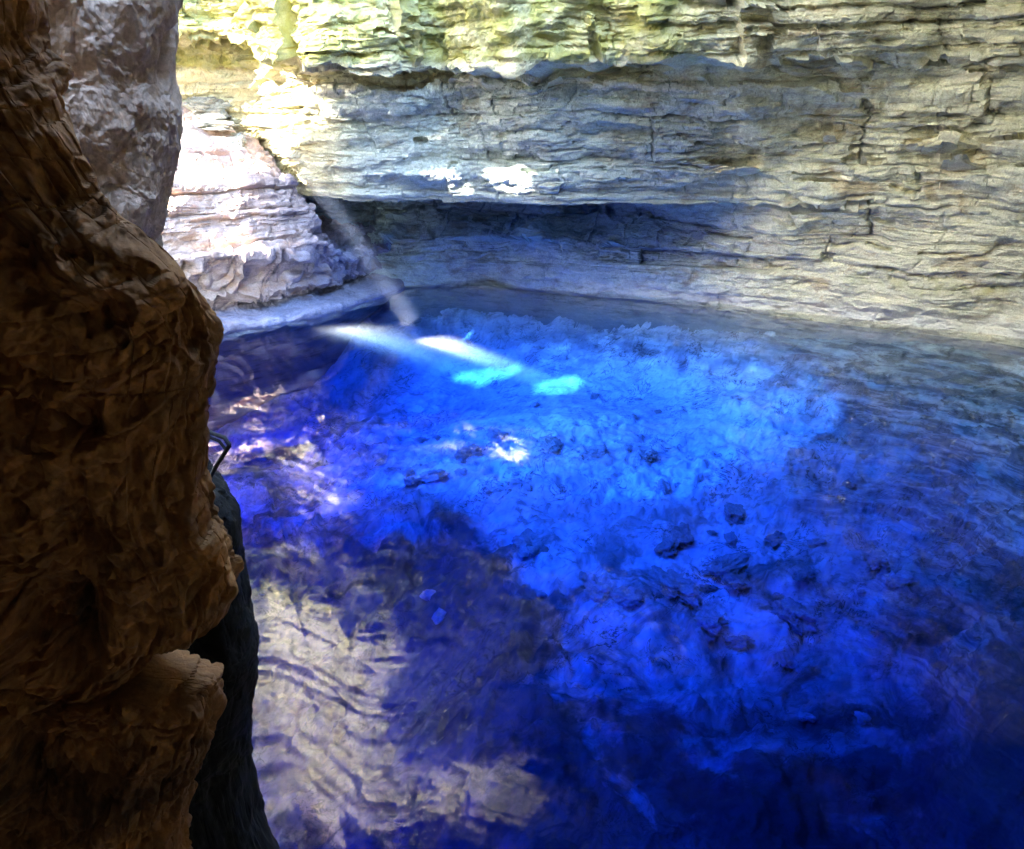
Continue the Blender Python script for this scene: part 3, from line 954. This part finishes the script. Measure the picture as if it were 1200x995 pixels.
for i, de, na, nm in ((0, .09, 1.15, 'wide pale sun shaft slanting down through the water on the left'),
                      (1, .15, 1.0, 'narrow bright sun shaft slanting down through the water to a white spot')):
    o = shaft('light_shaft', holes[i], de, na)
    tag(o, nm, 'light shaft', None, 'stuff')
# faint sunbeam in the air, imitated by an added mist column thinning outwards
e0 = at_z(484, 377, 0.05)
top_c = at_y(345, 178, e0[1] + .3)
LM = np.linalg.norm(e0 - top_c)
axis = (e0 - top_c) / LM
t = np.linspace(0, 2 * math.pi, 24, endpoint=False)
Vm, Qm = [], []
RM = 0.44
for zz_ in (0.0, LM):
    for a in t:
        Vm.append((RM * math.cos(a), RM * math.sin(a), zz_))
me = bpy.data.meshes.new('beam_haze')
me.from_pydata(Vm, [], [tuple(range(24))[::-1], tuple(range(24, 48))] + [(i, (i + 1) % 24, 24 + (i + 1) % 24, 24 + i) for i in range(24)])
m, nt, out = new_mat('beam_haze_volume')
vsn = N(nt, 'ShaderNodeVolumeScatter')
vsn.inputs['Color'].default_value = (.95, .97, 1, 1)
tc = nt.nodes.new('ShaderNodeTexCoord')
mp = N(nt, 'ShaderNodeMapping')
mp.inputs['Scale'].default_value = (1 / RM, 1 / RM, 0)
nt.links.new(tc.outputs['Object'], mp.inputs['Vector'])
ln_ = N(nt, 'ShaderNodeVectorMath', operation='LENGTH')
nt.links.new(mp.outputs[0], ln_.inputs[0])
mr = N(nt, 'ShaderNodeMapRange', interpolation_type='SMOOTHSTEP')
for k, v_ in enumerate((0.1, 1.0, 0.27, 0.0)):
    mr.inputs[k + 1].default_value = v_
nt.links.new(ln_.outputs['Value'], mr.inputs[0])
nt.links.new(mr.outputs[0], vsn.inputs['Density'])
nt.links.new(vsn.outputs[0], out.inputs['Volume'])
me.materials.append(m)
o = bpy.data.objects.new('beam_haze', me)
o.location = top_c
o.rotation_euler = Vector(axis).to_track_quat('Z', 'Y').to_euler()
COL.objects.link(o)
tag(o, 'faint sunbeam falling to the pool, shaped from added mist', 'mist beam', None, 'stuff')


# ------------------------------------------------------------------ boulders
def boulder(name, p, r, seed, mat, label, group=None, cat='boulder', sq=(1, 1, .7)):
    rows, cols = 60, 90
    th = np.linspace(0, 2 * np.pi, cols, endpoint=False)[None]
    ph = np.linspace(.02, np.pi - .02, rows)[:, None]
    d = np.stack([np.sin(ph) * np.cos(th), np.sin(ph) * np.sin(th), np.cos(ph) * np.ones_like(th)], -1)
    x, y, z = d[..., 0], d[..., 1], d[..., 2]
    k = 1 / np.maximum(np.abs(x) ** 5 + np.abs(y) ** 5 + np.abs(z) ** 5, 1e-6) ** .2 * .85
    k = k + .38 * fbm(x * 1.2 + seed, y * 1.2, z * 1.2, 4, 200 + seed) + .16 * np.round(2 * noise3(x * 2 + seed, y * 2, z * 3, 230 + seed)) \
        + .05 * fbm(x * 7, y * 7, z * 9, 3, 260 + seed)
    Pk = d * k[..., None] * r * np.array(sq)
    ob = grid_mesh(name, Pk, mat, close_u=True)
    ob.location = p
    tag(ob, label, cat, group)
    LAST[0] = ob
    return ob


LAST = [None]


def put_wall(px, py, back=0.0):
    p = on_wall(px, py)
    return p if p is not None else at_y(px, py, 25)


boulder('boulder', put_wall(243, 128), .62, 1, M_BOULDER, 'grey green rounded boulder high on the sunlit bank', sq=(1.1, .8, .55))
boulder('boulder', put_wall(277, 168), .30, 2, M_BOULDER, 'small blocky stone on the white sunlit slope', sq=(1, .8, .9))
boulder('boulder', put_wall(245, 148), .5, 3, M_BOULDER, 'low flat stone below the grey green boulder on the bank', sq=(1.6, .8, .3))

rs = np.random.RandomState(5)


def bed_z(x, y):
    i = int(np.clip(np.searchsorted(gy, y), 0, len(gy) - 1))
    j = int(np.clip(np.searchsorted(gx, x), 0, len(gx) - 1))
    return bedz[i, j]


sunk = [(758, 541, .34, 'dark blocky sunken stone right of the white sun spots'), (860, 600, .55, 'curved sunken ledge stone in the bright blue middle'),
        (790, 690, .6, 'large dark sunken boulder below the middle of the pool'),
        (940, 620, .5, 'sunken slab lying in the paler water on the right'), (960, 490, .6, 'dark sunken block under the right bank'),
       
        (620, 640, .45, 'dim sunken stone left of the middle of the pool')]
for i, (px, py, r, lab) in enumerate(sunk):
    p = at_z(px, py, -2.5)
    for _ in range(6):
        p = at_z(px, py, bed_z(p[0], p[1]))
    p[2] = bed_z(p[0], p[1]) - .05 * r
    p[2] = min(p[2], -.2 - .7 * r)
    boulder('sunken_boulder', p, r, 10 + i, M_SUNK, lab, 'boulders lying on the pool bottom', sq=(1.25, .85, .5))
    ob_ = LAST[0]
    ob_.rotation_euler = (rs.uniform(-.4, .4), rs.uniform(-.3, .3), rs.uniform(0, 6.28))

stones = []
for k in range(4):
    ob_ = boulder('bottom_stone', (0, 0, -3), .14, 40 + k, M_SUNK, 'small dark stone scattered on the bright blue pool bottom',
                  'small stones scattered on the pool bottom', 'stone', (1.4, 1.0, .6))
    stones.append(ob_)
for k in range(70):
    px, py = rs.uniform(480, 1080), rs.uniform(455, 760)
    p = at_z(px, py, -2.5)
    for _ in range(5):
        p = at_z(px, py, bed_z(p[0], p[1]))
    p[2] = bed_z(p[0], p[1]) + .02
    if k < 4:
        ob_ = stones[k]
    else:
        ob_ = stones[k % 4].copy()
        COL.objects.link(ob_)
    sc1 = .5 + 1.6 * rs.rand() ** 2.2
    ob_.scale = (sc1, sc1, sc1)
    ob_.location = p
    ob_.rotation_euler = (rs.uniform(-.4, .4), rs.uniform(-.4, .4), rs.uniform(0, 6.28))

# ------------------------------------------------------------------ sun, sky
sun = bpy.data.lights.new('sun', 'SUN')
sun.energy = 3.0
sun.angle = rad(0.5)
sun.color = (1.0, .95, .86)
so = bpy.data.objects.new('sun', sun)
so.rotation_euler = Vector(S).to_track_quat('-Z', 'Y').to_euler()
so.location = (-40, -10, 40)
COL.objects.link(so)

world = bpy.data.worlds.new('World')
scene.world = world
world.use_nodes = True
wn = world.node_tree
bg = wn.nodes['Background']
sky = wn.nodes.new('ShaderNodeTexSky')
sky.sky_type = 'NISHITA'
sky.sun_disc = False
sky.sun_elevation = elev
sky.sun_rotation = azim
wn.links.new(sky.outputs[0], bg.inputs[0])
bg.inputs[1].default_value = 0.15

# ------------------------------------------------------------------ camera and render settings
cam = bpy.data.cameras.new('camera')
cam.sensor_width = 36
cam.lens = 36 * 1000 / 1200
cam.clip_end = 2000
co = bpy.data.objects.new('camera', cam)
co.location = (0, 0, CAM_H)
co.rotation_euler = (rad(90) - PITCH, 0, 0)
COL.objects.link(co)
scene.camera = co

scene.render.engine = 'CYCLES'
cy_ = scene.cycles
cy_.max_bounces = 10
cy_.diffuse_bounces = 6
cy_.glossy_bounces = 4
cy_.transparent_max_bounces = 16
cy_.volume_bounces = 2
cy_.caustics_reflective = False
cy_.caustics_refractive = False
cy_.sample_clamp_indirect = 12
cy_.use_denoising = True
vs = scene.view_settings
vs.view_transform = 'Standard'
vs.look = 'None'
vs.gamma = 1
vs.use_curve_mapping = False
vs.exposure = 6.65
print('sun elevation', math.degrees(elev), 'azimuth', math.degrees(azim), 'S', S, [len(h) for h in holes])
